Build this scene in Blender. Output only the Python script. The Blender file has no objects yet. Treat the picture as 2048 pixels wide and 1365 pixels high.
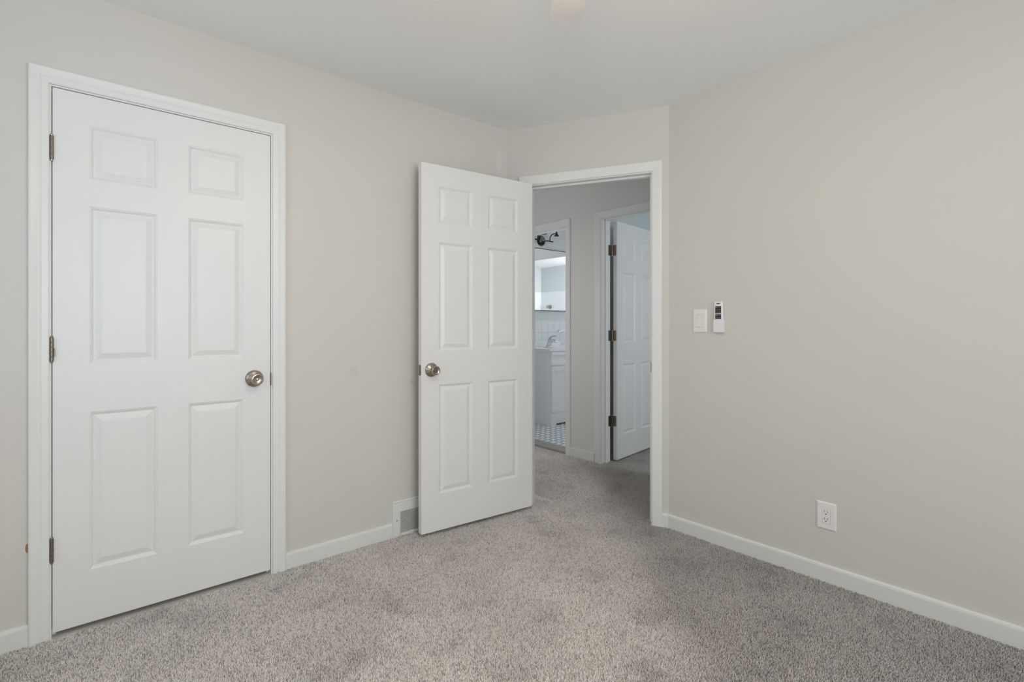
import bpy, bmesh, math, random
import numpy as np
from mathutils import Vector, Matrix

S = bpy.context.scene
C = S.collection
rad = math.radians
random.seed(4)

# ------------------------------------------------------------------ camera
F_PX, Y0 = 1018.0, 650.4
YAW = 49.52
cam_data = bpy.data.cameras.new('camera')
cam = bpy.data.objects.new('camera', cam_data)
C.objects.link(cam)
cam.location = (-2.1306, -2.5488, 1.1612)
cam.rotation_euler = (rad(90), 0, rad(YAW - 90))
cam_data.sensor_width = 36.0
cam_data.lens = 36.0 * F_PX / 2048.0
cam_data.shift_y = -(682.5 - Y0) / 2048.0
cam_data.clip_start = 0.01
S.camera = cam

# ------------------------------------------------------------------ view and world
S.view_settings.view_transform = 'Standard'
S.view_settings.look = 'None'
S.view_settings.gamma = 1.0
S.view_settings.use_curve_mapping = False
S.view_settings.exposure = 0.0
S.cycles.diffuse_bounces = 8
S.cycles.max_bounces = 14
S.cycles.sample_clamp_indirect = 6.0

world = bpy.data.worlds.new('overcast_sky')
S.world = world
world.use_nodes = True
wn = world.node_tree.nodes
wn['Background'].inputs[0].default_value = (0.72, 0.84, 1.0, 1)
wn['Background'].inputs[1].default_value = 0.4


def area(name, loc, target, sx, sy, watts, col):
    l = bpy.data.lights.new(name, 'AREA')
    l.shape = 'RECTANGLE'
    l.size, l.size_y = sx, sy
    l.energy = watts
    l.color = col
    o = bpy.data.objects.new(name, l)
    C.objects.link(o)
    o.location = loc
    d = Vector(target) - Vector(loc)
    o.rotation_euler = d.to_track_quat('-Z', 'Z').to_euler()
    return o


# daylight standing outside each window, plus an added hall fill
area('daylight_bedroom_side', (-3.25, -1.30, 1.45), (0, -1.30, 1.35), 1.35, 1.25, 12.0, (0.62, 0.80, 1.0))
area('daylight_bedroom_back', (-1.50, -4.95, 1.45), (-1.50, 0, 1.35), 2.0, 1.25, 66, (0.82, 0.925, 1.0))
area('daylight_bathroom', (3.3, 2.38, 1.65), (3.1, 0.5, 1.4), 0.6, 0.85, 34, (0.99, 0.98, 1.0))
area('daylight_far_bedroom', (1.80, -2.85, 1.45), (1.80, 0.4, 1.3), 0.7, 1.2, 34, (0.85, 0.94, 1.0))
area('hall_fill', (-0.25, 0.85, 1.35), (1.2, 0.6, 1.35), 0.7, 1.6, 7.8, (0.95, 1.0, 1.0))  # added fill to brighten the hall wall through an invented opening


# ------------------------------------------------------------------ materials
def new_mat(name):
    m = bpy.data.materials.new(name)
    m.use_nodes = True
    nt = m.node_tree
    return m, nt, nt.nodes, nt.links, nt.nodes['Principled BSDF']


def lin(r, g, b):
    f = lambda c: ((c / 255 + 0.055) / 1.055) ** 2.4 if c / 255 > 0.04045 else c / 255 / 12.92
    return (f(r), f(g), f(b), 1)


def paint(name, col, rough=0.5, bump=0.0, bscale=300, spec=0.35, metal=0.0, stretch=(1, 1, 1)):
    m, nt, N, L, P = new_mat(name)
    P.inputs['Base Color'].default_value = col
    P.inputs['Roughness'].default_value = rough
    P.inputs['Specular IOR Level'].default_value = spec
    P.inputs['Metallic'].default_value = metal
    tc = N.new('ShaderNodeTexCoord')
    mp = N.new('ShaderNodeMapping')
    mp.inputs['Scale'].default_value = stretch
    L.new(tc.outputs['Object'], mp.inputs['Vector'])
    nz = N.new('ShaderNodeTexNoise')
    nz.inputs['Scale'].default_value = bscale
    nz.inputs['Detail'].default_value = 4
    L.new(mp.outputs[0], nz.inputs['Vector'])
    if bump:
        b = N.new('ShaderNodeBump')
        b.inputs['Strength'].default_value = bump
        b.inputs['Distance'].default_value = 0.002
        L.new(nz.outputs['Fac'], b.inputs['Height'])
        L.new(b.outputs[0], P.inputs['Normal'])
    # a breath of unevenness in the sheen
    mr = N.new('ShaderNodeMapRange')
    mr.inputs['To Min'].default_value = max(0.02, rough - 0.05)
    mr.inputs['To Max'].default_value = min(1.0, rough + 0.05)
    L.new(nz.outputs['Fac'], mr.inputs['Value'])
    L.new(mr.outputs[0], P.inputs['Roughness'])
    return m


WALL = lin(216, 212, 206)
M = {}
M['wall'] = paint('greige_wall_paint', WALL, 0.55, 0.08, 260)
M['hall_wall'] = paint('grey_hall_paint', lin(226, 224, 221), 0.55, 0.08, 260)
M['blue_wall'] = paint('pale_grey_paint', lin(210, 216, 216), 0.55, 0.08, 260)
M['ceiling'] = paint('flat_white_ceiling_paint', lin(246, 246, 246), 0.85, 0.1, 220, 0.2)
M['trim'] = paint('white_semigloss_trim', lin(234, 234, 232), 0.32, 0.03, 60)
M['base'] = paint('white_baseboard_paint', lin(228, 228, 226), 0.4, 0.03, 60)
M['door'] = paint('white_door_paint', lin(235, 234, 233), 0.36, 0.14, 90, 0.4, 0, (1, 1, 0.06))
M['plastic'] = paint('white_plastic', lin(236, 235, 231), 0.3, 0.0, 50)
M['remote_white'] = paint('remote_white_plastic', lin(238, 236, 238), 0.35, 0.0, 50)
M['black'] = paint('black_plastic', lin(24, 24, 25), 0.35)
M['key'] = paint('charcoal_keypad', lin(44, 44, 46), 0.55)
M['symbol'] = paint('pale_symbols', lin(205, 206, 206), 0.5)
M['dark'] = paint('dark_slot', lin(40, 38, 36), 0.7)
M['nickel'] = paint('satin_nickel', lin(176, 166, 152), 0.24, 0.02, 400, 0.5, 1.0)
M['nickel_dark'] = paint('aged_nickel', lin(138, 128, 116), 0.36, 0.03, 300, 0.5, 1.0)
M['chrome'] = paint('polished_chrome', lin(215, 217, 220), 0.08, 0.0, 50, 0.5, 1.0)
M['vent'] = paint('white_enamel_register', lin(230, 230, 229), 0.4)
M['duct_shade'] = paint('dark_duct_shade', lin(52, 50, 47), 0.8)  # hollow's shade put into the colour behind the louvers
M['vanity'] = paint('white_cabinet_lacquer', lin(236, 238, 240), 0.35)
M['porcelain'] = paint('white_cultured_marble', lin(235, 238, 240), 0.15)
M['blackmetal'] = paint('black_iron', lin(18, 18, 19), 0.4, 0, 50, 0.5, 0.3)
M['threshold'] = paint('grey_marble_threshold', lin(150, 147, 142), 0.4, 0.0, 12)
M['surround'] = paint('white_acrylic_surround', lin(232, 236, 238), 0.3)
M['fan_white'] = paint('white_fan_finish', lin(226, 225, 223), 0.4)

m, nt, N, L, P = new_mat('mirror_silver')
P.inputs['Base Color'].default_value = (0.9, 0.93, 0.94, 1)
P.inputs['Metallic'].default_value = 1
P.inputs['Roughness'].default_value = 0.0
M['mirror'] = m

m, nt, N, L, P = new_mat('clear_glass')
tr = N.new('ShaderNodeBsdfTransparent')
gl = N.new('ShaderNodeBsdfGlossy')
gl.inputs['Roughness'].default_value = 0.03
fr = N.new('ShaderNodeLayerWeight')
fr.inputs['Blend'].default_value = 0.35
pw = N.new('ShaderNodeMath')
pw.operation = 'MULTIPLY_ADD'
pw.inputs[1].default_value = 0.28
pw.inputs[2].default_value = 0.03
L.new(fr.outputs['Facing'], pw.inputs[0])
mx = N.new('ShaderNodeMixShader')
L.new(pw.outputs[0], mx.inputs[0])
L.new(tr.outputs[0], mx.inputs[1])
L.new(gl.outputs[0], mx.inputs[2])
L.new(mx.outputs[0], N['Material Output'].inputs['Surface'])
M['glass'] = m

m, nt, N, L, P = new_mat('lit_frosted_bowl')
P.inputs['Base Color'].default_value = (0.9, 0.88, 0.84, 1)
P.inputs['Emission Color'].default_value = (1.0, 0.80, 0.55, 1)
P.inputs['Emission Strength'].default_value = 37.0
M['bowl'] = m

m, nt, N, L, P = new_mat('fill_dome_glow')  # glow of the added bathroom fill, not a known fixture
P.inputs['Base Color'].default_value = (0.9, 0.9, 0.9, 1)
P.inputs['Emission Color'].default_value = (1.0, 0.92, 0.90, 1)
P.inputs['Emission Strength'].default_value = 15.5
M['dome'] = m


def carpet():
    m, nt, N, L, P = new_mat('beige_cut_pile_carpet')
    P.inputs['Roughness'].default_value = 1.0
    P.inputs['Specular IOR Level'].default_value = 0.05
    tc = N.new('ShaderNodeTexCoord')

    def noise(sc, det=3, rough=0.6):
        n = N.new('ShaderNodeTexNoise')
        n.inputs['Scale'].default_value = sc
        n.inputs['Detail'].default_value = det
        n.inputs['Roughness'].default_value = rough
        L.new(tc.outputs['Object'], n.inputs['Vector'])
        return n

    def mth(op, a, b):
        n = N.new('ShaderNodeMath')
        n.operation = op
        for i, v in enumerate((a, b)):
            if isinstance(v, (int, float)):
                n.inputs[i].default_value = v
            else:
                L.new(v, n.inputs[i])
        return n.outputs[0]

    def ramp01(val, lo, hi, a, b):
        r = N.new('ShaderNodeMapRange')
        r.interpolation_type = 'SMOOTHSTEP'
        for k, v in (('From Min', lo), ('From Max', hi), ('To Min', a), ('To Max', b)):
            r.inputs[k].default_value = v
        L.new(val, r.inputs['Value'])
        return r.outputs[0]
    big, patch, wob = noise(2.2, 3, 0.5), noise(4.2, 3, 0.6), noise(1.3, 3, 0.5)
    geo = N.new('ShaderNodeNewGeometry')
    # yarn colours, tuft by tuft
    ramp = N.new('ShaderNodeValToRGB')
    e = ramp.color_ramp.elements
    e[0].position, e[0].color = 0.0, lin(182, 176, 172)
    e[1].position, e[1].color = 1.0, lin(246, 241, 237)
    mid_e = ramp.color_ramp.elements.new(0.35)
    mid_e.color = lin(230, 224, 219)
    L.new(geo.outputs['Random Per Island'], ramp.inputs['Fac'])
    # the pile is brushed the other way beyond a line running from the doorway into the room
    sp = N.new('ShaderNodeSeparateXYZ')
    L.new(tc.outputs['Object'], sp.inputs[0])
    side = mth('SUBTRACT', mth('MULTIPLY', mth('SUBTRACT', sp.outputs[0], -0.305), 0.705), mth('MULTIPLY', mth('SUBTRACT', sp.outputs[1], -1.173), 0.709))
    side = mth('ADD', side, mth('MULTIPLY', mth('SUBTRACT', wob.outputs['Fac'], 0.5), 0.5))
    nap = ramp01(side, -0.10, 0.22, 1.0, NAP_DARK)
    blot = ramp01(patch.outputs['Fac'], 0.34, 0.44, 0.86, 1.0)
    soft = ramp01(big.outputs['Fac'], 0.35, 0.65, 0.93, 1.04)
    f = mth('MULTIPLY', mth('MULTIPLY', nap, blot), soft)
    mul = N.new('ShaderNodeMixRGB')
    mul.blend_type = 'MULTIPLY'
    mul.inputs[0].default_value = 1
    L.new(ramp.outputs[0], mul.inputs[1])
    L.new(f, mul.inputs[2])
    L.new(mul.outputs[0], P.inputs['Base Color'])
    return m


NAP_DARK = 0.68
M['carpet'] = carpet()


def marked_wall():
    """greige paint with its few scuffs and touched-up patches: (x, z, radius x, radius z, colour)"""
    m = M['wall'].copy()
    m.name = 'greige_wall_paint_with_marks'
    nt = m.node_tree
    N, L = nt.nodes, nt.links
    P = N['Principled BSDF']
    tc = N.new('ShaderNodeTexCoord')
    sp = N.new('ShaderNodeSeparateXYZ')
    L.new(tc.outputs['Object'], sp.inputs[0])
    prev = None
    for x, z, rx, rz, c, soft in ((-1.037, 0.923, 0.024, 0.026, lin(209, 206, 199), 0.5), (-0.694, 0.838, 0.012, 0.016, lin(206, 202, 195), 0.6),
                            (-0.066, 2.209, 0.022, 0.06, lin(221, 219, 215), 0.8), (-2.2695, 0.349, 0.0055, 0.017, lin(158, 128, 96), 0.15)):
        s = []
        for out, c0, r in ((sp.outputs[0], x, rx), (sp.outputs[2], z, rz)):
            a = N.new('ShaderNodeMath'); a.operation = 'SUBTRACT'; a.inputs[1].default_value = c0
            L.new(out, a.inputs[0])
            d = N.new('ShaderNodeMath'); d.operation = 'DIVIDE'; d.inputs[1].default_value = r
            L.new(a.outputs[0], d.inputs[0])
            q = N.new('ShaderNodeMath'); q.operation = 'POWER'; q.inputs[1].default_value = 2
            L.new(d.outputs[0], q.inputs[0])
            s.append(q)
        ad = N.new('ShaderNodeMath'); ad.operation = 'ADD'
        L.new(s[0].outputs[0], ad.inputs[0]); L.new(s[1].outputs[0], ad.inputs[1])
        mr = N.new('ShaderNodeMapRange')
        mr.inputs['From Min'].default_value = 1.0 - soft
        mr.inputs['From Max'].default_value = 1.0 + soft
        mr.inputs['To Min'].default_value = 1
        mr.inputs['To Max'].default_value = 0
        L.new(ad.outputs[0], mr.inputs['Value'])
        mx = N.new('ShaderNodeMixRGB')
        L.new(mr.outputs[0], mx.inputs[0])
        if prev is None:
            mx.inputs[1].default_value = WALL
        else:
            L.new(prev.outputs[0], mx.inputs[1])
        mx.inputs[2].default_value = c
        prev = mx
    L.new(prev.outputs[0], P.inputs['Base Color'])
    return m


M['wall_marked'] = marked_wall()


def tile_wall():
    m, nt, N, L, P = new_mat('white_glazed_wall_tile')
    tc = N.new('ShaderNodeTexCoord')
    sp = N.new('ShaderNodeSeparateXYZ')
    cb = N.new('ShaderNodeCombineXYZ')
    L.new(tc.outputs['Object'], sp.inputs[0])
    L.new(sp.outputs[0], cb.inputs[0])
    L.new(sp.outputs[2], cb.inputs[1])
    br = N.new('ShaderNodeTexBrick')
    br.offset = 0.0
    br.inputs['Color1'].default_value = lin(228, 233, 236)
    br.inputs['Color2'].default_value = lin(224, 230, 234)
    br.inputs['Mortar'].default_value = lin(190, 197, 202)
    br.inputs['Scale'].default_value = 1
    br.inputs['Mortar Size'].default_value = 0.0022
    br.inputs['Brick Width'].default_value = 0.108
    br.inputs['Row Height'].default_value = 0.1525
    L.new(cb.outputs[0], br.inputs['Vector'])
    L.new(br.outputs['Color'], P.inputs['Base Color'])
    P.inputs['Roughness'].default_value = 0.18
    return m


def mosaic():
    m, nt, N, L, P = new_mat('white_and_slate_mosaic_tile')
    tc = N.new('ShaderNodeTexCoord')
    mp = N.new('ShaderNodeMapping')
    mp.inputs['Rotation'].default_value = (0, 0, rad(0))
    L.new(tc.outputs['Object'], mp.inputs['Vector'])
    sp = N.new('ShaderNodeSeparateXYZ')
    L.new(mp.outputs[0], sp.inputs[0])

    def mth(op, a, b=None):
        n = N.new('ShaderNodeMath')
        n.operation = op
        for i, v in enumerate((a, b)):
            if v is None:
                continue
            if isinstance(v, (int, float)):
                n.inputs[i].default_value = v
            else:
                L.new(v, n.inputs[i])
        return n.outputs[0]

    def field(ox, oy, wx, wy):
        u = mth('DIVIDE', mth('ADD', sp.outputs[0], ox), 0.078)
        v = mth('DIVIDE', mth('ADD', sp.outputs[1], oy), 0.078)
        fu = mth('FRACT', u)
        fv = mth('FRACT', v)
        return mth('MULTIPLY', mth('LESS_THAN', fu, wx), mth('LESS_THAN', fv, wy))
    a = field(0, 0, 0.28, 0.5)
    b = field(0.039, 0.045, 0.5, 0.28)
    s = mth('MAXIMUM', a, b)
    mx = N.new('ShaderNodeMixRGB')
    L.new(s, mx.inputs[0])
    mx.inputs[1].default_value = lin(222, 228, 231)
    mx.inputs[2].default_value = lin(84, 92, 98)
    L.new(mx.outputs[0], P.inputs['Base Color'])
    P.inputs['Roughness'].default_value = 0.3
    return m


M['tile'] = tile_wall()
M['mosaic'] = mosaic()


# ------------------------------------------------------------------ mesh helpers
def box(bm, x0, x1, y0, y1, z0, z1):
    v = [bm.verts.new((x, y, z)) for z in (z0, z1) for y in (y0, y1) for x in (x0, x1)]
    for f in ((0, 2, 3, 1), (4, 5, 7, 6), (0, 1, 5, 4), (2, 6, 7, 3), (0, 4, 6, 2), (1, 3, 7, 5)):
        bm.faces.new([v[i] for i in f])
    return v


def rbox(bm, x0, x1, y0, y1, z0, z1, r=0.003, seg=2):
    b2 = bmesh.new()
    box(b2, x0, x1, y0, y1, z0, z1)
    bmesh.ops.bevel(b2, geom=b2.edges[:], offset=r, segments=seg, profile=0.5, affect='EDGES')
    merge(bm, b2)


def merge(bm, b2, mat=None):
    me = bpy.data.meshes.new('tmp')
    b2.to_mesh(me)
    b2.free()
    if mat is not None:
        me.transform(mat)
    bm.from_mesh(me)
    bpy.data.meshes.remove(me)


def lathe(bm, prof, axis='-y', seg=40, centre=(0, 0, 0)):
    """prof: (radius, distance along axis)"""
    rings = []
    for r, d in prof:
        ring = []
        for i in range(seg):
            a = 2 * math.pi * i / seg
            u, w = r * math.cos(a), r * math.sin(a)
            p = {'-y': (u, -d, w), 'z': (u, w, d), '-x': (-d, u, w)}[axis]
            ring.append(bm.verts.new(Vector(p) + Vector(centre)))
        rings.append(ring)
    for a, b in zip(rings, rings[1:]):
        for i in range(seg):
            bm.faces.new((a[i], a[(i + 1) % seg], b[(i + 1) % seg], b[i]))
    for ring in (rings[0], rings[-1]):
        if (ring[0].co - ring[seg // 2].co).length > 1e-6:
            bm.faces.new(ring)


def lathe_open(bm, prof, axis='z', seg=36, centre=(0, 0, 0)):
    b2 = bmesh.new()
    lathe(b2, prof, axis, seg, centre)
    caps = [f for f in b2.faces if len(f.verts) > 4]
    bmesh.ops.delete(b2, geom=caps, context='FACES_ONLY')
    merge(bm, b2)


def tube(bm, pts, r, seg=12, cap=True):
    pts = [Vector(p) for p in pts]
    rs = r if isinstance(r, (list, tuple)) else [r] * len(pts)
    rings = []
    up = Vector((0, 0, 1))
    for i, p in enumerate(pts):
        d = (pts[min(i + 1, len(pts) - 1)] - pts[max(i - 1, 0)]).normalized()
        ref = up if abs(d.dot(up)) < 0.95 else Vector((1, 0, 0))
        a = d.cross(ref).normalized()
        b = d.cross(a).normalized()
        rings.append([bm.verts.new(p + a * rs[i] * math.cos(2 * math.pi * k / seg) + b * rs[i] * math.sin(2 * math.pi * k / seg)) for k in range(seg)])
    for a, b in zip(rings, rings[1:]):
        for k in range(seg):
            bm.faces.new((a[k], a[(k + 1) % seg], b[(k + 1) % seg], b[k]))
    if cap:
        bm.faces.new(rings[0])
        bm.faces.new(rings[-1])


def obj(name, bm, mat, parent=None, smooth=False, loc=None, rot=None):
    bmesh.ops.remove_doubles(bm, verts=bm.verts[:], dist=1e-6)
    bmesh.ops.recalc_face_normals(bm, faces=bm.faces[:])
    me = bpy.data.meshes.new(name)
    bm.to_mesh(me)
    bm.free()
    me.materials.append(M[mat] if isinstance(mat, str) else mat)
    if smooth:
        for p in me.polygons:
            p.use_smooth = True
        try:
            me.set_sharp_from_angle(angle=rad(38))
        except Exception:
            pass
    o = bpy.data.objects.new(name, me)
    C.objects.link(o)
    if parent:
        o.parent = parent
    if loc:
        o.location = loc
    if rot is not None:
        o.rotation_euler = (0, 0, rot)
    return o


def empty(name, loc, rot=0.0, parent=None):
    o = bpy.data.objects.new(name, None)
    o.empty_display_size = 0.1
    C.objects.link(o)
    o.location = loc
    o.rotation_euler = (0, 0, rot)
    if parent:
        o.parent = parent
    return o


def tag(o, label=None, cat=None, group=None, kind=None):
    for k, v in (('label', label), ('category', cat), ('group', group), ('kind', kind)):
        if v:
            o[k] = v
    return o


def struct(name, bm, mat, label=None, cat=None, loc=None, rot=None, parent=None, smooth=False):
    o = obj(name, bm, mat, parent, smooth, loc, rot)
    return tag(o, label, cat, None, 'structure')


# ------------------------------------------------------------------ plan of the place
H = 2.427                       # ceiling
PHI = rad(-63.34)               # direction of the short slanted wall holding the doorway
CP, SP = math.cos(PHI), math.sin(PHI)
T1 = 1.0163                     # its length
KX, KY = T1 * CP, T1 * SP       # where it meets the right wall
WT = 0.116                      # wall thickness
XL, YB = -2.97, -4.60           # window wall and back wall
HX = 1.21                       # hall wall face
XR = 3.72                       # far end of bathroom
BY0, BY1 = 0.50, 2.045          # bathroom side walls
OPH = 2.050                     # door opening height
CL0, CL1 = -2.2045, -1.4410     # closet opening
EN0, EN1 = 0.152, 0.916         # doorway opening along the slanted wall
BA0, BA1 = -1.330, -0.622       # bathroom opening, hall wall frame u = -y
D30, D31 = -0.212, 0.560        # far bedroom opening, same frame
JT = 0.018                      # jamb board
FZ = -0.009                     # carpet backing; the pile tops reach z = 0


def wall_with_openings(bm, u0, u1, v0, v1, h, ops, base=-0.02):
    """wall in its own frame, with door openings (a, b, height) or window openings (a, b, z0, z1)"""
    cur = u0
    for op in sorted(ops):
        a, b = op[0], op[1]
        box(bm, cur, a, v0, v1, base, h)
        if len(op) == 3:
            box(bm, a, b, v0, v1, op[2], h)
        else:
            box(bm, a, b, v0, v1, base, op[2])
            box(bm, a, b, v0, v1, op[3], h)
        cur = b
    box(bm, cur, u1, v0, v1, base, h)


# floor and ceiling
bm = bmesh.new(); box(bm, -3.2, 1.32, -4.9, 1.75, -0.05, FZ); box(bm, 1.32, 4.2, -2.8, 0.44, -0.05, FZ)
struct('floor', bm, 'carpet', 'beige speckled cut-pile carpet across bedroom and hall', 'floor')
bm = bmesh.new(); box(bm, 1.36, XR + 0.1, BY0 - 0.06, BY1 + 0.06, -0.05, 0.004)
struct('floor_bathroom', bm, 'mosaic', 'white and slate mosaic tile bathroom floor', 'floor')
bm = bmesh.new(); box(bm, -3.2, 4.2, -4.9, 2.3, H, H + 0.08)
struct('ceiling', bm, 'ceiling', 'flat white ceiling', 'ceiling')


def carpet_pile():
    """every tuft of the cut pile where it can be seen, as one mesh"""
    rng = np.random.default_rng(7)
    p = 0.0052
    gx, gy = np.meshgrid(np.arange(-2.95, 2.7, p), np.arange(-2.75, 1.4, p))
    x, y = gx.ravel(), gy.ravel()
    x = x + rng.uniform(-0.5, 0.5, x.size) * p
    y = y + rng.uniform(-0.5, 0.5, y.size) * p
    t, v = x * CP + y * SP, -x * SP + y * CP
    room = (y < -0.0145) & (v < -0.0145) & (x < KX - 0.0145)
    gate = (t > EN0 + 0.002) & (t < EN1 - 0.002) & (v > -0.03) & (v < WT + 0.03)
    hall = (v > WT + 0.002) & (x < HX - 0.014) & (x > 0.1) & (x > KX + WT - 0.3)
    gate3 = (x > HX - 0.03) & (x < HX + WT + 0.02) & (y < -D30 - 0.002) & (y > -D31 + 0.002)
    far = (x > HX + WT + 0.002) & (y < 0.415) & (y > -1.2)
    ca, sa = math.cos(math.radians(YAW)), math.sin(math.radians(YAW))
    dx, dy = x - cam.location.x, y - cam.location.y
    fz = dx * ca + dy * sa
    rx = dx * sa - dy * ca
    seen = (fz > 0.9) & (np.abs(rx) < 1.16 * fz + 0.1)
    k = (room | gate | hall | gate3 | far) & seen
    x, y = x[k], y[k]
    n = x.size
    h = rng.uniform(0.0065, 0.0095, n)
    ang = rng.uniform(0, 2 * math.pi, n)
    lean = np.abs(rng.normal(0, 0.0028, n))
    la = rng.uniform(0, 2 * math.pi, n)
    r = rng.uniform(0.0026, 0.0036, n)
    co = np.empty((n, 6, 3))
    for q in range(3):
        a = ang + q * 2 * math.pi / 3
        co[:, q, 0], co[:, q, 1], co[:, q, 2] = x + r * np.cos(a), y + r * np.sin(a), FZ
        co[:, q + 3, 0] = x + lean * np.cos(la) + 0.62 * r * np.cos(a + 0.5)
        co[:, q + 3, 1] = y + lean * np.sin(la) + 0.62 * r * np.sin(a + 0.5)
        co[:, q + 3, 2] = FZ + h
    base = (np.arange(n) * 6)[:, None]
    quads = np.array([[0, 1, 4, 3], [1, 2, 5, 4], [2, 0, 3, 5]])
    lv = np.concatenate([(base + quads.ravel()[None, :]), base + np.array([[3, 4, 5]])], axis=1).ravel()
    tot = np.tile(np.array([4, 4, 4, 3]), n)
    me = bpy.data.meshes.new('carpet_pile')
    me.vertices.add(n * 6)
    me.vertices.foreach_set('co', co.astype(np.float32).ravel())
    me.loops.add(lv.size)
    me.loops.foreach_set('vertex_index', lv.astype(np.int32))
    me.polygons.add(tot.size)
    me.polygons.foreach_set('loop_start', np.concatenate([[0], np.cumsum(tot)[:-1]]).astype(np.int32))
    me.update(calc_edges=True)
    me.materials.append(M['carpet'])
    o = bpy.data.objects.new('carpet_pile', me)
    C.objects.link(o)
    return tag(o, 'soft beige cut pile of the carpet in bedroom and hall', 'carpet pile', None, 'stuff')


carpet_pile()

# bedroom walls
bm = bmesh.new()
wall_with_openings(bm, XL - 0.1, 0.06, 0, WT, H, [(CL0 - JT, CL1 + JT, OPH + JT)])
struct('wall_left', bm, 'wall_marked', 'greige wall behind the open door, with the closet in it', 'wall')
bm = bmesh.new()
wall_with_openings(bm, 0, T1, 0, WT, H, [(EN0 - JT, EN1 + JT, OPH + JT)])
struct('wall_doorway', bm, 'wall', 'short slanted greige wall around the doorway', 'wall', rot=PHI)
bm = bmesh.new(); box(bm, KX, KX + WT, YB - 0.1, KY + 0.0, -0.02, H)
struct('wall_right', bm, 'wall', 'greige wall carrying switch, remote and outlet', 'wall')
bm = bmesh.new()
wall_with_openings(bm, -KX - 0.1, -XL + 0.1, 0, WT, H, [(0.5, 2.5, 0.85, 2.1)])
struct('wall_back', bm, 'wall', 'greige bedroom wall behind the viewpoint', 'wall', loc=(0, YB, 0), rot=math.pi)
bm = bmesh.new()
wall_with_openings(bm, YB - 0.1, 0.1, 0, WT, H, [(-1.975, -0.625, 0.85, 2.1)])
struct('wall_window', bm, 'wall', 'greige bedroom wall with the side window', 'wall', loc=(XL, 0, 0), rot=math.pi / 2)
# closet inside
bm = bmesh.new()
box(bm, -2.75, -2.70, WT, 0.75, 0, H); box(bm, -1.0, -0.95, WT, 0.75, 0, H); box(bm, -2.75, -0.95, 0.70, 0.75, 0, H)
struct('wall_closet', bm, 'wall', 'closet wall behind the closed door', 'wall')

# hall and rooms beyond
bm = bmesh.new()
wall_with_openings(bm, -1.66, 2.7, 0, WT, H, [(BA0 - JT, BA1 + JT, OPH + JT), (D30 - JT, D31 + JT, OPH + JT)])
struct('wall_hall', bm, 'hall_wall', 'grey hall wall with bathroom and bedroom doorways', 'wall', loc=(HX, 0, 0), rot=-math.pi / 2)
bm = bmesh.new(); wall_with_openings(bm, WT, 1.62, -0.08, 0.02, H, [(0.4, 1.3, 2.05)])  # opening invented so the hall fill can shine through
struct('wall_hall_side', bm, 'hall_wall', 'hall wall with an opening added for the fill light', 'wall', rot=math.pi / 2)
bm = bmesh.new(); box(bm, -0.02, HX + 0.1, 1.60, 1.68, 0, H)
struct('wall_hall_end', bm, 'hall_wall', 'end wall of the hall', 'wall')
bm = bmesh.new(); box(bm, KX, HX + 0.1, -2.72, -2.62, 0, H)
struct('wall_hall_front', bm, 'hall_wall', 'front end wall of the hall', 'wall')
bm = bmesh.new(); box(bm, HX + WT, XR + 0.1, 0.42, BY0, 0, H)
struct('wall_partition', bm, 'blue_wall', 'wall between the bathroom and the far bedroom', 'wall')
bm = bmesh.new(); wall_with_openings(bm, HX, XR + 0.1, 0, 0.1, H, [(3.0, 3.6, 1.22, 2.05)])
struct('wall_bathroom_left', bm, 'blue_wall', 'pale bathroom wall with mirror and light', 'wall', loc=(0, BY1, 0))
bm = bmesh.new(); box(bm, XR, XR + 0.1, BY0 - 0.1, BY1 + 0.1, 0, H)
struct('wall_bathroom_end', bm, 'blue_wall', 'end wall of the tub alcove', 'wall')
bm = bmesh.new(); box(bm, 2.95, XR, BY0, BY1, 2.10, H)
struct('trim_soffit', bm, 'ceiling', 'dropped white soffit above the tub', 'soffit')
bm = bmesh.new(); box(bm, 4.0, 4.1, -2.8, 0.44, 0, H)
struct('wall_far_bedroom', bm, 'blue_wall', 'far bedroom wall', 'wall')
bm = bmesh.new()
wall_with_openings(bm, -4.1, -HX - WT, 0, 0.1, H, [(-2.15, -1.45, 0.85, 2.05)])
struct('wall_far_bedroom_front', bm, 'blue_wall', 'far bedroom wall with the window', 'wall', loc=(0, -2.5, 0), rot=math.pi)

# tile wainscot behind the vanity, threshold of the bathroom
bm = bmesh.new(); box(bm, HX + WT, XR, BY1 - 0.008, BY1, 0, 1.2135)
struct('trim_wall_tile', bm, 'tile', 'white tile wainscot behind the sink', 'wall tile')
bm = bmesh.new(); rbox(bm, 1.225, 1.375, 0.622, 1.33, -0.02, 0.012, 0.004)
struct('trim_threshold', bm, 'threshold', 'grey stone threshold of the bathroom doorway', 'threshold')
# acrylic panel round the tub end
bm = bmesh.new(); rbox(bm, XR - 0.02, XR, BY0, BY1, 0.5, 1.70, 0.006); rbox(bm, 2.95, XR, BY0, BY0 + 0.02, 0.5, 1.70, 0.006)
struct('trim_tub_surround', bm, 'surround', 'glossy white surround on the tub walls seen in the mirror', 'tub surround')

# baseboards
BH = 0.074


def baseboard(bm, u0, u1, h=BH):
    prof = [(0, FZ), (-0.013, FZ), (-0.013, h - 0.012), (-0.011, h - 0.004), (-0.006, h), (0, h)]
    a = [bm.verts.new((u0, y, z)) for y, z in prof]
    b = [bm.verts.new((u1, y, z)) for y, z in prof]
    n = len(prof)
    for i in range(n):
        bm.faces.new((a[i], a[(i + 1) % n], b[(i + 1) % n], b[i]))
    bm.faces.new(a); bm.faces.new(b)


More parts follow.
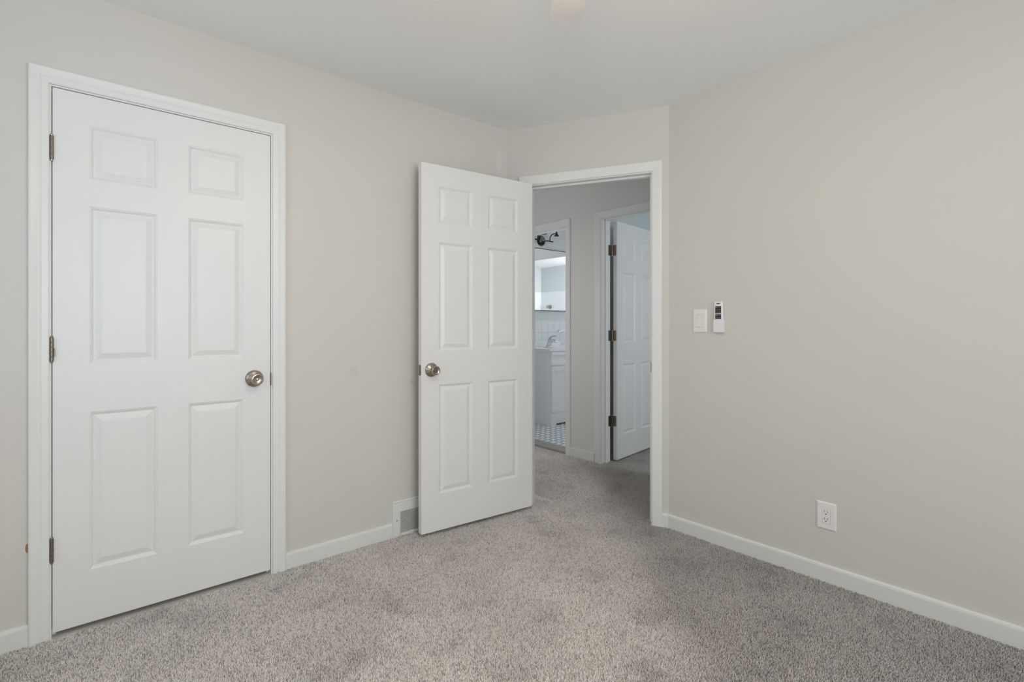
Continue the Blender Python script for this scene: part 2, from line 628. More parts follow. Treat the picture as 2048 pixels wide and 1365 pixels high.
bm = bmesh.new(); baseboard(bm, XL, -2.2625); baseboard(bm, -1.3845, -0.822); baseboard(bm, -0.418, -0.012)
struct('baseboard_left', bm, 'base', 'white baseboard on the closet wall', 'baseboard')
bm = bmesh.new(); baseboard(bm, 0.012, 0.086); baseboard(bm, 0.976, T1 - 0.0025)
struct('baseboard_doorway', bm, 'base', 'short white baseboard pieces beside the doorway', 'baseboard', rot=PHI)
bm = bmesh.new(); baseboard(bm, -KY + 0.004, -YB)
struct('baseboard_right', bm, 'base', 'white baseboard below the outlet', 'baseboard', loc=(KX, 0, 0), rot=-math.pi / 2)
bm = bmesh.new(); baseboard(bm, -0.562, -0.282)
struct('baseboard_hall', bm, 'base', 'short white baseboard between the two hall doorways', 'baseboard', loc=(HX, 0, 0), rot=-math.pi / 2)


# ------------------------------------------------------------------ door trim
COLONIAL = [(0.000, 0.000), (0.000, 0.009), (0.003, 0.011), (0.020, 0.012), (0.026, 0.0145), (0.031, 0.0135), (0.040, 0.0165),
            (0.048, 0.019), (0.053, 0.0185), (0.0565, 0.015), (0.057, 0.000)]
RANCH = [(0.000, 0.000), (0.000, 0.008), (0.004, 0.0105), (0.020, 0.0125), (0.046, 0.015), (0.053, 0.0145), (0.057, 0.011), (0.057, 0.000)]


def casing(name, a, b, top, prof, label, loc=(0, 0, 0), rot=0.0, reveal=0.006, mat='trim', back=False):
    a, b, top = a - reveal, b + reveal, top + reveal
    sg = -1 if not back else 1
    off = 0 if not back else WT
    bm = bmesh.new()
    lines = []
    for d, hgt in prof:
        y = off + sg * hgt
        lines.append([bm.verts.new(p) for p in ((a - d, y, FZ), (a - d, y, top + d), (b + d, y, top + d), (b + d, y, FZ))])
    for p, q in zip(lines, lines[1:]):
        for i in range(3):
            bm.faces.new((p[i], p[i + 1], q[i + 1], q[i]))
    return struct(name, bm, mat, label, 'door casing', loc, rot)


def jamb(parent, a, b, top, stop_at, depth=WT):
    bm = bmesh.new()
    box(bm, a - JT, a, 0, depth, FZ, top + JT); box(bm, b, b + JT, 0, depth, FZ, top + JT); box(bm, a, b, 0, depth, top, top + JT)
    j = obj('door_jamb', bm, 'trim', parent)
    bm = bmesh.new()
    s0, s1, st = stop_at, stop_at + 0.034, 0.011
    box(bm, a, a + st, s0, s1, FZ, top); box(bm, b - st, b, s0, s1, FZ, top); box(bm, a + st, b - st, s0, s1, top - st, top)
    obj('door_stop', bm, 'trim', parent)
    return j


closet_trim = casing('trim_1', CL0, CL1, OPH, COLONIAL, 'moulded white casing around the closed closet door', (0, 0, 0), 0)
jamb(closet_trim, CL0, CL1, OPH, 0.038)
entry_trim = casing('trim_2', EN0, EN1, OPH, RANCH, 'white casing around the open doorway to the hall', (0, 0, 0), PHI)
jamb(entry_trim, EN0, EN1, OPH, 0.042)
bath_trim = casing('trim_3', BA0, BA1, OPH, RANCH, 'white casing of the bathroom doorway across the hall', (HX, 0, 0), -math.pi / 2)
jamb(bath_trim, BA0, BA1, OPH, 0.04)
far_trim = casing('trim_4', D30, D31, OPH, RANCH, 'white casing of the bedroom doorway across the hall', (HX, 0, 0), -math.pi / 2)
jamb(far_trim, D30, D31, OPH, 0.045)
# strike plate on the latch side of the doorway
bm = bmesh.new(); rbox(bm, EN1 - 0.0015, EN1 + 0.0005, -0.004, 0.03, 0.885, 0.945, 0.0006, 1)
tag(obj('strike_plate', bm, 'nickel_dark', entry_trim), 'small nickel strike plate')
bm = bmesh.new(); rbox(bm, CL1 - 0.0012, CL1 + 0.0010, -0.0035, 0.03, 0.878, 0.938, 0.0006, 1)
tag(obj('strike_plate', bm, 'nickel_dark', closet_trim), 'small dark strike plate')


# ------------------------------------------------------------------ doors
DW, DH, DT = 0.762, 2.032, 0.035
ROWS = [(0.202, 0.811), (0.998, 1.604), (1.709, 1.916)]


def door_leaf(parent, w):
    cols = [(0.106, 0.106 + (w - 0.327) / 2), (w - 0.112 - (w - 0.327) / 2, w - 0.112)]
    rects = [(c0, c1, r0, r1) for c0, c1 in cols for r0, r1 in ROWS]
    bm = bmesh.new()
    xs = sorted({0.0, w} | {v for c in cols for v in c})
    zs = sorted({0.0, DH} | {v for r in ROWS for v in r})
    for side in (0.0, DT):
        for x0, x1 in zip(xs, xs[1:]):
            for z0, z1 in zip(zs, zs[1:]):
                if any(abs(x0 - r[0]) < 1e-6 and abs(z0 - r[2]) < 1e-6 for r in rects):
                    continue
                bm.faces.new([bm.verts.new(p) for p in ((x0, side, z0), (x1, side, z0), (x1, side, z1), (x0, side, z1))])
    for q in (((0, 0, 0), (0, DT, 0), (0, DT, DH), (0, 0, DH)), ((w, 0, 0), (w, DT, 0), (w, DT, DH), (w, 0, DH)),
              ((0, 0, 0), (w, 0, 0), (w, DT, 0), (0, DT, 0)), ((0, 0, DH), (w, 0, DH), (w, DT, DH), (0, DT, DH))):
        bm.faces.new([bm.verts.new(p) for p in q])
    leaf = obj('door_slab', bm, 'door', parent)
    bev = leaf.modifiers.new('soft_edges', 'BEVEL')
    bev.width, bev.segments, bev.limit_method, bev.angle_limit = 0.0012, 2, 'ANGLE', rad(60)
    loops = [(0.0, 0.0), (0.0015, 0.0012), (0.005, 0.0022), (0.0095, 0.0062), (0.0125, 0.0085), (0.0155, 0.0085),
             (0.021, 0.0066), (0.036, 0.0016), (0.0395, 0.0012)]
    for c0, c1, r0, r1 in rects:
        bm = bmesh.new()
        for side, sg in ((0.0, 1), (DT, -1)):
            prev = None
            for ins, dep in loops:
                y = side + sg * dep
                ring = [bm.verts.new(p) for p in ((c0 + ins, y, r0 + ins), (c1 - ins, y, r0 + ins), (c1 - ins, y, r1 - ins), (c0 + ins, y, r1 - ins))]
                if prev:
                    for i in range(4):
                        bm.faces.new((prev[i], prev[(i + 1) % 4], ring[(i + 1) % 4], ring[i]))
                prev = ring
            bm.faces.new(prev)
        obj('door_panel', bm, 'door', leaf)
    return leaf


def hinge_barrel(parent, x, y, zc, n=5, leaf_l=None, leaf_r=None):
    """butt hinge: knuckles round a pin; optional leaves as (x0, x1, y0, y1) boxes in the frame of the door"""
    bm = bmesh.new()
    hh = 0.089
    kh = hh / n
    for i in range(n):
        z0 = zc - hh / 2 + i * kh
        lathe(bm, [(0.0052, z0 + 0.0006), (0.006, z0 + 0.0016), (0.006, z0 + kh - 0.0016), (0.0052, z0 + kh - 0.0006)], 'z', 16, (x, y, 0))
    h = obj('hinge', bm, 'nickel_dark', parent, True)
    bm = bmesh.new()
    lathe(bm, [(0.0, zc - hh / 2 - 0.006), (0.0038, zc - hh / 2 - 0.005), (0.0046, zc - hh / 2), (0.0046, zc + hh / 2), (0.0052, zc + hh / 2 + 0.003), (0.003, zc + hh / 2 + 0.006), (0.0, zc + hh / 2 + 0.0065)], 'z', 14, (x, y, 0))
    obj('hinge_pin', bm, 'nickel', h, True)
    return h


def knob(parent, x, z, face_y=0.0, sgn=1, keyed=True):
    """satin knob on the front face (towards -y); sgn -1 turns it to the back face"""
    k = obj_knob_part('doorknob', [(0.0, -0.0), (0.0385, 0.0), (0.039, 0.003), (0.0365, 0.008), (0.029, 0.0125), (0.0185, 0.0155), (0.0155, 0.018),
                                   (0.0135, 0.024), (0.0150, 0.031), (0.0205, 0.038), (0.0248, 0.046), (0.0262, 0.053), (0.0255, 0.058),
                                   (0.0235, 0.0605), (0.0205, 0.0610), (0.0165, 0.0585), (0.0115, 0.0570), (0.0, 0.0568)], 'nickel', parent, x, z, face_y, sgn)
    if keyed:
        k2 = obj_knob_part('lock_cylinder', [(0.0, 0.055), (0.0118, 0.055), (0.0118, 0.0592), (0.0105, 0.0604), (0.0062, 0.0604), (0.0058, 0.0590), (0.0, 0.0590)], 'nickel_dark', k, x, z, face_y, sgn)
        bm = bmesh.new()
        y0, y1 = face_y - sgn * 0.0594, face_y - sgn * 0.0588
        box(bm, x - 0.0008, x + 0.0008, min(y0, y1), max(y0, y1), z - 0.004, z + 0.004)
        obj('keyhole', bm, 'dark', k)
    else:
        obj_knob_part('knob_button', [(0.0, 0.0565), (0.0062, 0.0565), (0.0062, 0.0600), (0.0050, 0.0618), (0.0030, 0.0622), (0.0, 0.0622)], 'nickel', k, x, z, face_y, sgn)
    return k


def obj_knob_part(name, prof, mat, parent, x, z, face_y, sgn):
    bm = bmesh.new()
    lathe(bm, [(r, sgn * d) for r, d in prof], '-y', 48, (x, face_y, z))
    return obj(name, bm, mat, parent, True)


def round_plate(bm, w, h, t, mat, r=0.006):
    """flat leaf in its own x-z plane, x 0..w, centred in z, outer corners at x = 0 rounded, y -t..0"""
    pts = [(w, -h / 2), (w, h / 2)]
    for k in range(6):
        a = math.pi / 2 + k / 5 * math.pi / 2
        pts.append((r + r * math.cos(a), h / 2 - r + r * math.sin(a)))
    for k in range(6):
        a = math.pi + k / 5 * math.pi / 2
        pts.append((r + r * math.cos(a), -h / 2 + r + r * math.sin(a)))
    b2 = bmesh.new()
    f0 = [b2.verts.new((x, -t, z)) for x, z in pts]
    f1 = [b2.verts.new((x, 0, z)) for x, z in pts]
    b2.faces.new(f0); b2.faces.new(f1)
    for i in range(len(pts)):
        j = (i + 1) % len(pts)
        b2.faces.new((f0[i], f0[j], f1[j], f1[i]))
    merge(bm, b2, mat)


# closed closet door
gap = 0.0145
d1 = tag(empty('door_1', (-2.2015, 0, gap)), 'closed white six-panel closet door with three hinges on its left edge', 'door', None, 'structure')
W1 = 0.7575
door_leaf(d1, W1)
knob(d1, 0.6885, 0.9005, 0, 1, False)
for i, zc in enumerate((0.3085, 1.0555, 1.8060)):
    h = hinge_barrel(d1, -0.002, -0.0045, zc)
    if i == 1:                                   # the middle hinge's pin carries a small bent stop
        bm = bmesh.new(); rbox(bm, 0.003, 0.0075, -0.011, -0.003, zc - 0.026, zc + 0.004, 0.0015)
        obj('hinge_stop', bm, 'nickel_dark', h)

# bedroom door standing open against the left wall
EA = math.atan2(-0.064, 0.7593)
d2 = tag(empty('door_2', (-0.709, -0.124, 0.019), EA), 'open white six-panel door standing beside the doorway', 'door', None, 'structure')
door_leaf(d2, DW)
knob(d2, 0.060, 0.8945, 0, 1, True)
knob(d2, 0.060, 0.8945, DT, -1, False)
bm = bmesh.new(); rbox(bm, -0.0012, 0.0006, 0.0055, 0.0295, 0.866, 0.923, 0.0005, 1)
lp = obj('latch_plate', bm, 'nickel_dark', d2)
bm = bmesh.new()
v = box(bm, -0.0115, 0.0, 0.0120, 0.0235, 0.8870, 0.9020)
obj('latch_bolt', bm, 'nickel', lp)
for zc in (0.30, 1.05, 1.80):
    hinge_barrel(d2, DW + 0.004, DT + 0.004, zc)

# far bedroom door, opened away from the hall
FA = math.atan2(0.084, 0.609)
d3 = tag(empty('door_3', (1.3530, 0.1600, 0.012), FA), 'white six-panel door ajar beyond the hall with three nickel hinges', 'door', None, 'structure')
door_leaf(d3, DW)
for zc in (0.329, 1.058, 1.786):
    h = hinge_barrel(d3, -0.006, DT + 0.008, zc)
    bm = bmesh.new()
    round_plate(bm, 0.0335, 0.089, 0.0022, Matrix.Translation((-0.0016, 0.006, zc)) @ Matrix.Rotation(math.pi / 2, 4, 'Z'))
    obj('hinge_leaf', bm, 'nickel_dark', h)
    # the leaf let into the jamb
    to_jamb = (Matrix.Translation(Vector((1.3530, 0.1600, 0.012))) @ Matrix.Rotation(FA, 4, 'Z')).inverted()
    bm = bmesh.new()
    round_plate(bm, 0.040, 0.089, 0.002, to_jamb @ Matrix.Translation((1.2990, 0.2130, zc + 0.012)))
    obj('hinge_leaf', bm, 'nickel_dark', h)

# ------------------------------------------------------------------ floor register (wall vent)
vx0, vx1, vz = -0.821, -0.42, 0.178
vent = tag(empty('wall_vent', (-0.62, 0, 0)), 'white louvred register low on the wall, half behind the open door', 'vent')
vent.location = (0, 0, 0)
gx0, gx1, gz0, gz1 = -0.775, -0.466, 0.012, 0.131
bm = bmesh.new()
for q in ((vx0, vx1, gz1, vz), (vx0, gx0, FZ, gz1), (gx1, vx1, FZ, gz1), (gx0, gx1, FZ, gz0)):
    box(bm, q[0], q[1], -0.014, 0, q[2], q[3])
fr_ = obj('register_frame', bm, 'vent', vent)
bv = fr_.modifiers.new('soft_edges', 'BEVEL'); bv.width, bv.segments, bv.limit_method = 0.002, 2, 'ANGLE'
bm = bmesh.new(); rbox(bm, vx0 + 0.004, vx1 - 0.004, -0.010, 0, vz, vz + 0.013, 0.004)
obj('register_lip', bm, 'vent', vent)
bm = bmesh.new(); box(bm, gx0 - 0.003, gx1 + 0.003, -0.003, -0.0005, gz0 - 0.002, gz1 + 0.002)  # flat dark sheet on the wall, painted shade for the gaps
obj('duct_shade', bm, 'duct_shade', vent)
n = 19
for i in range(n):
    z = gz0 + 0.002 + (gz1 - gz0 - 0.003) * (i + 0.5) / n
    bm = bmesh.new()
    rbox(bm, gx0, gx1, -0.0128, -0.0085, z - 0.0014, z + 0.0014, 0.0006, 1)
    obj('louver', bm, 'vent', vent)
bm = bmesh.new(); lathe(bm, [(0.0, 0.0170), (0.002, 0.0165), (0.0036, 0.015), (0.0036, 0.0135)], '-y', 14, (-0.797, 0, 0.085))
obj('screw', bm, 'nickel_dark', vent, True)

# ------------------------------------------------------------------ things on the right wall (frame: u = -y, front towards -v)
RW = -math.pi / 2


def on_right(name, u, z):
    return empty(name, (KX, -u, z), RW)


def plate(parent, w, h, iw, ih, name='wall_plate'):
    """screwless plate with a rectangular opening"""
    bm = bmesh.new()
    t = 0.0065
    loops = [(0.0, 0.0), (0.0, -0.0025), (0.0025, -t + 0.001), (0.006, -t)]
    prev = None
    for ins, y in loops:
        ring = [bm.verts.new(p) for p in ((-w / 2 + ins, y, -h / 2 + ins), (w / 2 - ins, y, -h / 2 + ins), (w / 2 - ins, y, h / 2 - ins), (-w / 2 + ins, y, h / 2 - ins))]
        if prev:
            for i in range(4):
                bm.faces.new((prev[i], prev[(i + 1) % 4], ring[(i + 1) % 4], ring[i]))
        prev = ring
    for y in (-t, -0.001):
        ring = [bm.verts.new(p) for p in ((-iw / 2, y, -ih / 2), (iw / 2, y, -ih / 2), (iw / 2, y, ih / 2), (-iw / 2, y, ih / 2))]
        for i in range(4):
            bm.faces.new((prev[i], prev[(i + 1) % 4], ring[(i + 1) % 4], ring[i]))
        prev = ring
    return obj(name, bm, 'plastic', parent)


sw = tag(on_right('light_switch', 1.1015, 1.1835), 'white rocker light switch plate beside the doorway', 'light switch')
plate(sw, 0.079, 0.126, 0.034, 0.068)
bm = bmesh.new()
w2, hh = 0.0162, 0.0332
pts = [(-hh, -0.0045), (-hh, -0.0105), (0.004, -0.0068), (hh, -0.0072), (hh, -0.002)]
a = [bm.verts.new((-w2, y, z)) for z, y in pts]
b = [bm.verts.new((w2, y, z)) for z, y in pts]
for k in range(len(pts) - 1):
    bm.faces.new((a[k], a[k + 1], b[k + 1], b[k]))
bm.faces.new(a); bm.faces.new(b); bm.faces.new((a[0], b[0], b[-1], a[-1]))
obj('rocker', bm, 'plastic', sw)

ou = tag(on_right('power_outlet', 1.7185, 0.2945), 'white double outlet low on the wall above the baseboard', 'outlet')
plate(ou, 0.079, 0.122, 0.034, 0.068)
bm = bmesh.new(); rbox(bm, -0.0162, 0.0162, -0.0078, -0.001, -0.0332, 0.0332, 0.001, 1)
ins = obj('receptacle', bm, 'plastic', ou)
for zc in (0.0165, -0.0165):
    for x, hgt in ((-0.0066, 0.0085), (0.0062, 0.0068)):
        bm = bmesh.new(); box(bm, x - 0.0011, x + 0.0011, -0.0082, -0.0077, zc + 0.004 - hgt / 2, zc + 0.004 + hgt / 2)
        tag(obj('slot', bm, 'dark', ins), 'dark slot')
    bm = bmesh.new(); lathe(bm, [(0.0, 0.0076), (0.0026, 0.0076), (0.0026, 0.0083), (0.0, 0.0083)], '-y', 16, (0, 0, zc - 0.0072))
    tag(obj('ground_hole', bm, 'dark', ins), 'dark round hole')

# remote in its wall holder
ho = tag(on_right('remote_holder', 1.2140, 1.125), 'white wall holder gripping the lower half of the remote', 'remote holder')
bm = bmesh.new()
rbox(bm, -0.0215, 0.0215, -0.004, 0.0, 0.0, 0.105, 0.0015)
rbox(bm, -0.0252, -0.0234, -0.020, 0.0, 0.0, 0.064, 0.0008)
rbox(bm, 0.0234, 0.0252, -0.020, 0.0, 0.0, 0.064, 0.0008)
rbox(bm, -0.0252, 0.0252, -0.022, 0.0, -0.003, 0.0005, 0.001)
obj('holder_shell', bm, 'remote_white', ho)
bm = bmesh.new(); rbox(bm, -0.0252, 0.0252, -0.0225, -0.0202, -0.003, 0.064, 0.001)
obj('front_cover', bm, 'remote_white', ho)
re = tag(on_right('remote_control', 1.2140, 1.127), 'slim white remote with black keypad, upright in its wall holder', 'remote control')
bm = bmesh.new(); rbox(bm, -0.0230, 0.0230, -0.0195, -0.0045, 0.0, 0.157, 0.004, 3)
obj('remote_body', bm, 'remote_white', re, True)
bm = bmesh.new(); rbox(bm, -0.0105, 0.0105, -0.0202, -0.012, 0.1435, 0.1500, 0.002)
tag(obj('signal_window', bm, 'black', re), 'black rounded window')
for z0, rows in ((0.0945, 3), (0.0650, 2)):
    hh = 0.0125 * rows
    bm = bmesh.new(); rbox(bm, -0.0165, 0.0165, -0.0203, -0.015, z0, z0 + hh + 0.001, 0.0008, 1)
    kp = tag(obj('keypad', bm, 'key', re), 'black keypad')
    for r in range(rows):
        for c in range(3):
            x = -0.0108 + 0.0108 * c
            z = z0 + 0.0068 + 0.0125 * r
            bm = bmesh.new()
            kind = (r * 3 + c + rows) % 4
            y0, y1 = -0.0209, -0.0202
            if kind == 0:
                box(bm, x - 0.0022, x + 0.0022, y0, y1, z - 0.0007, z + 0.0007); box(bm, x - 0.0007, x + 0.0007, y0, y1, z - 0.0022, z + 0.0022)
            elif kind == 1:
                lathe(bm, [(0.0012, 0.0202), (0.0012, 0.0209), (0.0024, 0.0209), (0.0024, 0.0202)], '-y', 14, (x, 0, z))
            elif kind == 2:
                box(bm, x - 0.0022, x + 0.0022, y0, y1, z - 0.0008, z + 0.0008)
            else:
                p = [bm.verts.new((x + dx, y0, z + dz)) for dx, dz in ((-0.0022, -0.0018), (0.0022, -0.0018), (0, 0.0022))]
                bm.faces.new(p)
            obj('button_symbol', bm, 'symbol', kp)

# ------------------------------------------------------------------ ceiling fan (only one blade tip reaches the picture)
FX, FY, BZ = -1.272, -1.800, 2.225
fan = tag(empty('ceiling_fan', (FX, FY, H)), 'white ceiling fan, one blade tip at the top edge', 'ceiling fan')
bm = bmesh.new(); lathe(bm, [(0.0, 0.0), (0.075, 0.0), (0.072, -0.035), (0.04, -0.055), (0.03, -0.06), (0.03, -0.10)], 'z', 40)
obj('canopy', bm, 'fan_white', fan, True)
bm = bmesh.new(); lathe(bm, [(0.03, -0.10), (0.09, -0.108), (0.118, -0.135), (0.122, -0.185), (0.105, -0.222), (0.06, -0.235), (0.06, -0.275), (0.085, -0.285), (0.085, -0.30), (0.0, -0.30)], 'z', 48)
obj('motor_housing', bm, 'fan_white', fan, True)
bm = bmesh.new(); lathe(bm, [(0.135, -0.300), (0.140, -0.312), (0.132, -0.345), (0.105, -0.378), (0.06, -0.398), (0.0, -0.404)], 'z', 48)
obj('light_bowl', bm, 'bowl', fan, True)
base_dir = math.atan2(-1.358 - FY, -0.868 - FX)
for k in range(5):
    ang = base_dir + k * 2 * math.pi / 5
    R0, R1, hw0, hw1, th, cr = 0.20, 0.655, 0.052, 0.0585, 0.006, 0.022
    outline = [(R0, -hw0), (R1 - cr, -hw1)]
    for q in range(1, 7):
        t = q / 6 * math.pi / 2
        outline.append((R1 - cr + cr * math.sin(t), -hw1 + cr - cr * math.cos(t)))
    for q in range(0, 7):
        t = q / 6 * math.pi / 2
        outline.append((R1 - cr + cr * math.cos(t), hw1 - cr + cr * math.sin(t)))
    outline += [(R0, hw0)]
    bm = bmesh.new()
    lo = [bm.verts.new((x, y, -th / 2)) for x, y in outline]
    hi = [bm.verts.new((x, y, th / 2)) for x, y in outline]
    bm.faces.new(lo); bm.faces.new(hi)
    for i in range(len(outline)):
        j = (i + 1) % len(outline)
        bm.faces.new((lo[i], lo[j], hi[j], hi[i]))
    bl = obj('fan_blade', bm, 'fan_white', fan)
    bl.location = (0, 0, BZ - H)
    bl.rotation_euler = (rad(-3), 0, ang)
    bm = bmesh.new(); rbox(bm, 0.095, 0.26, -0.02, 0.02, 0.004, 0.009, 0.002)
    ir = obj('blade_iron', bm, 'fan_white', bl)

# ------------------------------------------------------------------ windows (behind the viewpoint and beyond)


def window(name, w, z0, z1, loc, rot, label):
    wd = tag(empty(name, loc, rot), label, 'window', None, 'structure')
    bm = bmesh.new()
    d0, d1, fw = 0.03, 0.09, 0.045
    for q in ((-w / 2, w / 2, z0, z0 + fw), (-w / 2, w / 2, z1 - fw, z1), (-w / 2, -w / 2 + fw, z0 + fw, z1 - fw), (w / 2 - fw, w / 2, z0 + fw, z1 - fw),
              (-w / 2 + fw, w / 2 - fw, (z0 + z1) / 2 - 0.02, (z0 + z1) / 2 + 0.02)):
        box(bm, q[0], q[1], d0, d1, q[2], q[3])
    obj('window_frame', bm, 'trim', wd)
    for a0, a1 in ((z0 + fw, (z0 + z1) / 2 - 0.02), ((z0 + z1) / 2 + 0.02, z1 - fw)):
        bm = bmesh.new(); box(bm, -w / 2 + fw, w / 2 - fw, 0.058, 0.062, a0, a1)
        obj('window_pane', bm, 'glass', wd)
    bm = bmesh.new(); rbox(bm, -w / 2 - 0.05, w / 2 + 0.05, -0.05, 0.03, z0 - 0.02, z0, 0.004)
    obj('window_sill', bm, 'trim', wd)
    return wd


window('window_1', 1.35, 0.85, 2.1, (XL, -1.30, 0), math.pi / 2, 'bedroom side window')
window('window_2', 2.0, 0.85, 2.1, (-1.50, YB, 0), math.pi, 'bedroom back window')
window('window_3', 0.6, 1.22, 2.05, (3.3, BY1, 0), 0, 'bathroom window above the tub')
window('window_4', 0.7, 0.85, 2.05, (1.80, -2.5, 0), math.pi, 'far bedroom window')

# ------------------------------------------------------------------ bathroom: vanity, top, tap, mirror, light
VX0, VX1, VY0, VY1, VZ = 1.967, 2.577, 1.585, BY1 - 0.010, 0.858
va = tag(empty('vanity_cabinet', (VX0, VY0, 0.004)), 'white panelled bathroom vanity cabinet under the sink', 'vanity cabinet')
wv, dv = VX1 - VX0, VY1 - VY0
bm = bmesh.new()
box(bm, 0, 0.018, 0, dv, 0, VZ - 0.004); box(bm, wv - 0.018, wv, 0, dv, 0, VZ - 0.004); box(bm, 0.018, wv - 0.018, dv - 0.012, dv, 0, VZ - 0.004)
box(bm, 0.018, wv - 0.018, 0.0, 0.018, 0.02, VZ - 0.004); box(bm, 0.018, wv - 0.018, 0.06, dv - 0.012, 0.115, 0.130)
obj('cabinet_body', bm, 'vanity', va)
bm = bmesh.new()
pl = [(0, 0), (0.085, 0), (0.089, 0.068), (wv - 0.089, 0.068), (wv - 0.085, 0), (wv, 0), (wv, 0.147), (0, 0.147)]
f0 = [bm.verts.new((x, -0.017, z)) for x, z in pl]
f1 = [bm.verts.new((x, -0.0005, z)) for x, z in pl]
bm.faces.new(f0); bm.faces.new(f1)
for i in range(len(pl)):
    j = (i + 1) % len(pl)
    bm.faces.new((f0[i], f0[j], f1[j], f1[i]))
obj('toe_rail', bm, 'vanity', va)
bm = bmesh.new(); box(bm, 0.018, wv - 0.018, 0.075, 0.085, 0.0, 0.115)
obj('toe_kick', bm, 'vanity', va)


def shaker(name, x0, x1, z0, z1, st=0.055):
    bm = bmesh.new()
    t = 0.018
    box(bm, x0, x0 + st, -t, 0, z0, z1); box(bm, x1 - st, x1, -t, 0, z0, z1)
    box(bm, x0 + st, x1 - st, -t, 0, z0, z0 + st); box(bm, x0 + st, x1 - st, -t, 0, z1 - st, z1)
    o = obj(name, bm, 'vanity', va)
    o.modifiers.new('soft_edges', 'BEVEL').width = 0.0012
    bm = bmesh.new()
    nb = max(2, round((x1 - x0 - 2 * st) / 0.042))
    bw = (x1 - x0 - 2 * st) / nb
    for i in range(nb):
        a0 = x0 + st + i * bw
        rbox(bm, a0 + 0.0006, a0 + bw - 0.0006, -0.0085, 0, z0 + st - 0.002, z1 - st + 0.002, 0.0012, 1)
    box(bm, x0 + st - 0.002, x1 - st + 0.002, -0.0072, -0.0005, z0 + st - 0.002, z1 - st + 0.002)
    obj('beaded_panel', bm, 'vanity', o)
    return o


shaker('drawer_front', 0.012, wv - 0.012, 0.690, 0.846, 0.042)
shaker('door', 0.012, wv / 2 - 0.0015, 0.150, 0.683)
shaker('door', wv / 2 + 0.0015, wv - 0.012, 0.150, 0.683)

vt = tag(empty('sink_top', (VX0, VY0, VZ)), 'white integrated sink top on the bathroom vanity', 'sink top')
bm = bmesh.new()
bx0, bx1, by0, by1 = -0.012, wv + 0.012, -0.016, dv
sx0, sx1, sy0, sy1 = 0.09, wv - 0.09, 0.07, dv - 0.13
for q in ((bx0, sx0, by0, by1), (sx1, bx1, by0, by1), (sx0, sx1, by0, sy0), (sx0, sx1, sy1, by1)):
    box(bm, q[0], q[1], q[2], q[3], 0.0, 0.028)
obj('deck', bm, 'porcelain', vt)
bm = bmesh.new(); rbox(bm, bx0, bx1, dv - 0.012, dv, 0.028, 0.10, 0.003)
obj('backsplash', bm, 'porcelain', vt)
bm = bmesh.new()
cx, cy, rx, ry = (sx0 + sx1) / 2, (sy0 + sy1) / 2, (sx1 - sx0) / 2, (sy1 - sy0) / 2
rings = []
for s, zz in ((1.0, 0.028), (0.96, 0.020), (0.88, -0.02), (0.7, -0.07), (0.4, -0.095), (0.08, -0.10)):
    ring = []
    for i in range(48):
        a = 2 * math.pi * i / 48
        e = 2.0 / (6 if s > 0.97 else 3.2)
        ca, sa = math.cos(a), math.sin(a)
        ring.append(bm.verts.new((cx + rx * s * math.copysign(abs(ca) ** e, ca), cy + ry * s * math.copysign(abs(sa) ** e, sa), zz)))
    if rings:
        for i in range(48):
            j = (i + 1) % 48
            bm.faces.new((rings[-1][i], rings[-1][j], ring[j], ring[i]))
    rings.append(ring)
bm.faces.new(rings[-1])
obj('basin', bm, 'porcelain', vt, True)

fx, fy, fz = 2.285, 1.915, VZ + 0.028
fa = tag(empty('faucet', (fx, fy, fz)), 'chrome single-lever faucet on the bathroom sink', 'faucet')
bm = bmesh.new(); rbox(bm, -0.075, 0.075, -0.024, 0.024, 0.0, 0.010, 0.004, 3)
obj('base_plate', bm, 'chrome', fa, True)
bm = bmesh.new()
tube(bm, [(0, 0.020, 0.006), (0, 0.014, 0.030), (0, 0.000, 0.055), (0, -0.030, 0.078), (0, -0.070, 0.086), (0, -0.105, 0.078), (0, -0.118, 0.062)],
     [0.034, 0.031, 0.028, 0.023, 0.019, 0.016, 0.014], 20)
obj('spout', bm, 'chrome', fa, True)
bm = bmesh.new()
tube(bm, [(0, -0.004, 0.050), (0, 0.000, 0.090), (0, -0.010, 0.118), (0, -0.030, 0.130)], [0.024, 0.025, 0.018, 0.010], 18)
tube(bm, [(0, -0.012, 0.116), (0, -0.045, 0.138), (0, -0.090, 0.140), (0, -0.118, 0.134)], [0.014, 0.011, 0.010, 0.007], 14)
obj('lever', bm, 'chrome', fa, True)

mi = tag(empty('bathroom_mirror', (1.84, BY1, 1.34)), 'large thin-framed mirror above the bathroom sink', 'mirror')
mw, mh = 0.93, 0.772
bm = bmesh.new(); box(bm, 0.006, mw - 0.006, -0.014, 0, 0.006, mh - 0.006)
obj('mirror_glass', bm, 'mirror', mi)
bm = bmesh.new()
for q in ((0, mw, 0, 0.006), (0, mw, mh - 0.006, mh), (0, 0.006, 0.006, mh - 0.006), (mw - 0.006, mw, 0.006, mh - 0.006)):
    box(bm, q[0], q[1], -0.018, 0, q[2], q[3])
tag(obj('mirror_frame', bm, 'blackmetal', mi), 'thin black metal frame')

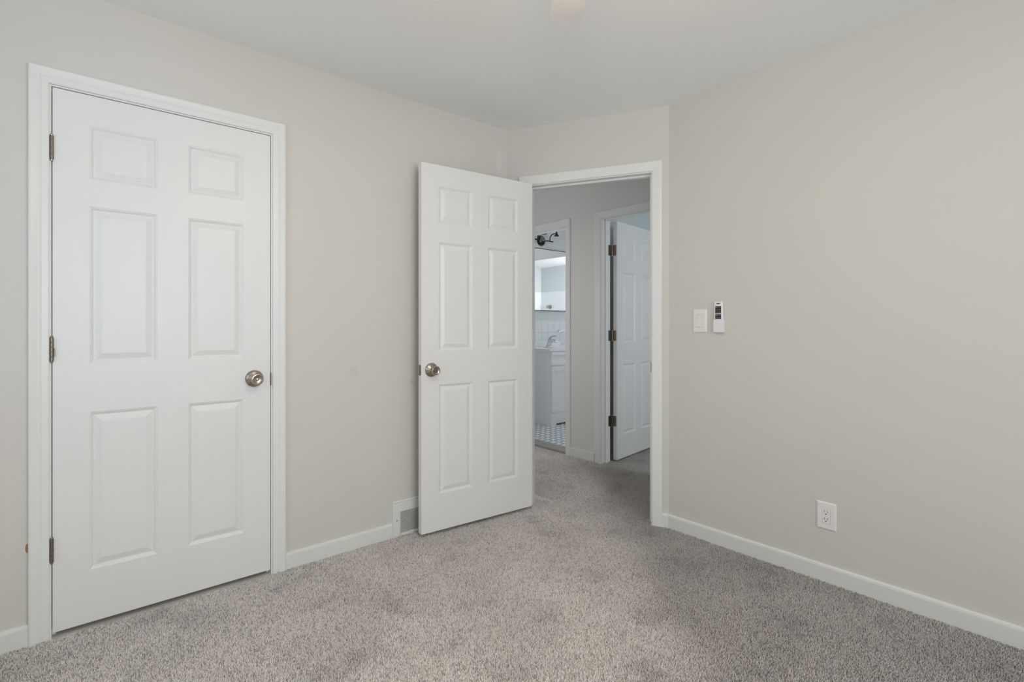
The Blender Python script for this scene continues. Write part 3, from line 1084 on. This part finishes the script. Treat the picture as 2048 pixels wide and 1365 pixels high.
vl = tag(empty('vanity_light', (2.262, BY1, 2.212)), 'black two-arm wall light with clear glass shades above the mirror', 'wall light')
bm = bmesh.new(); lathe(bm, [(0.0, 0.0), (0.065, 0.0), (0.065, 0.012), (0.057, 0.020), (0.0, 0.022)], '-y', 36)
obj('backplate', bm, 'blackmetal', vl, True)
bm = bmesh.new(); rbox(bm, -0.165, 0.165, -0.062, -0.048, -0.012, 0.004, 0.002); tube(bm, [(0, -0.02, -0.004), (0, -0.055, -0.004)], 0.010)
obj('crossbar', bm, 'blackmetal', vl)
for sx in (-0.105, 0.105):
    bm = bmesh.new()
    arc = [(sx, -0.055, 0.0), (sx, -0.056, 0.025), (sx, -0.063, 0.050), (sx, -0.082, 0.070), (sx, -0.112, 0.080), (sx, -0.145, 0.080), (sx, -0.172, 0.076)]
    tube(bm, arc, 0.006, 12)
    ar = obj('light_arm', bm, 'blackmetal', vl, True)
    cxs = (sx, -0.172, -0.014)
    bm = bmesh.new(); lathe(bm, [(0.0, 0.130), (0.004, 0.128), (0.005, 0.114), (0.010, 0.110), (0.012, 0.090), (0.017, 0.080), (0.032, 0.062), (0.031, 0.059), (0.0, 0.062)], 'z', 28, cxs)
    obj('shade_cap', bm, 'blackmetal', ar, True)
    bm = bmesh.new(); lathe_open(bm, [(0.026, 0.063), (0.036, 0.050), (0.044, 0.028), (0.050, 0.000), (0.056, -0.022), (0.066, -0.034)], 'z', 36, cxs)
    tag(obj('glass_shade', bm, 'glass', ar, True), 'clear glass bell shade')
    bm = bmesh.new(); lathe(bm, [(0.012, 0.063), (0.013, 0.045), (0.022, 0.022), (0.026, 0.004), (0.020, -0.014), (0.0, -0.022)], 'z', 24, cxs)
    obj('bulb', bm, 'glass', ar, True)

dm = tag(empty('fill_dome', (1.66, 1.22, H)), 'round white dome added out of view to brighten the bathroom', 'fill light')  # unseen fixture added to lift the bathroom brightness
bm = bmesh.new(); lathe(bm, [(0.0, 0.0), (0.15, 0.0), (0.15, -0.02), (0.14, -0.025), (0.0, -0.025)], 'z', 36)
obj('fill_dome_base', bm, 'fan_white', dm, True)
bm = bmesh.new(); lathe(bm, [(0.138, -0.025), (0.13, -0.05), (0.10, -0.078), (0.05, -0.094), (0.0, -0.098)], 'z', 36)
obj('fill_dome_glass', bm, 'dome', dm, True)

hd = tag(empty('wall_fitting', (2.60, BY1 - 0.008, 1.085)), 'small pale fitting on the white tile right of the faucet', 'wall fitting')
bm = bmesh.new(); lathe(bm, [(0.0, 0.0), (0.032, 0.0), (0.034, 0.008), (0.022, 0.020), (0.018, 0.040), (0.0, 0.042)], '-y', 28)
tube(bm, [(-0.09, -0.05, -0.018), (-0.02, -0.045, -0.006), (0.03, -0.045, 0.0)], [0.010, 0.016, 0.018], 14)
obj('fitting_body', bm, 'porcelain', hd, True)

sd = tag(empty('tub_fitting', (XR - 0.02, 0.735, 1.455), -math.pi / 2), 'small grey fitting on the white tub surround, seen in the mirror', 'wall fitting')
bm = bmesh.new(); lathe(bm, [(0.0, 0.0), (0.034, 0.0), (0.034, 0.006), (0.022, 0.012), (0.018, 0.040), (0.026, 0.046), (0.026, 0.066), (0.0, 0.070)], '-y', 28)
obj('fitting_knob', bm, 'nickel', sd, True)
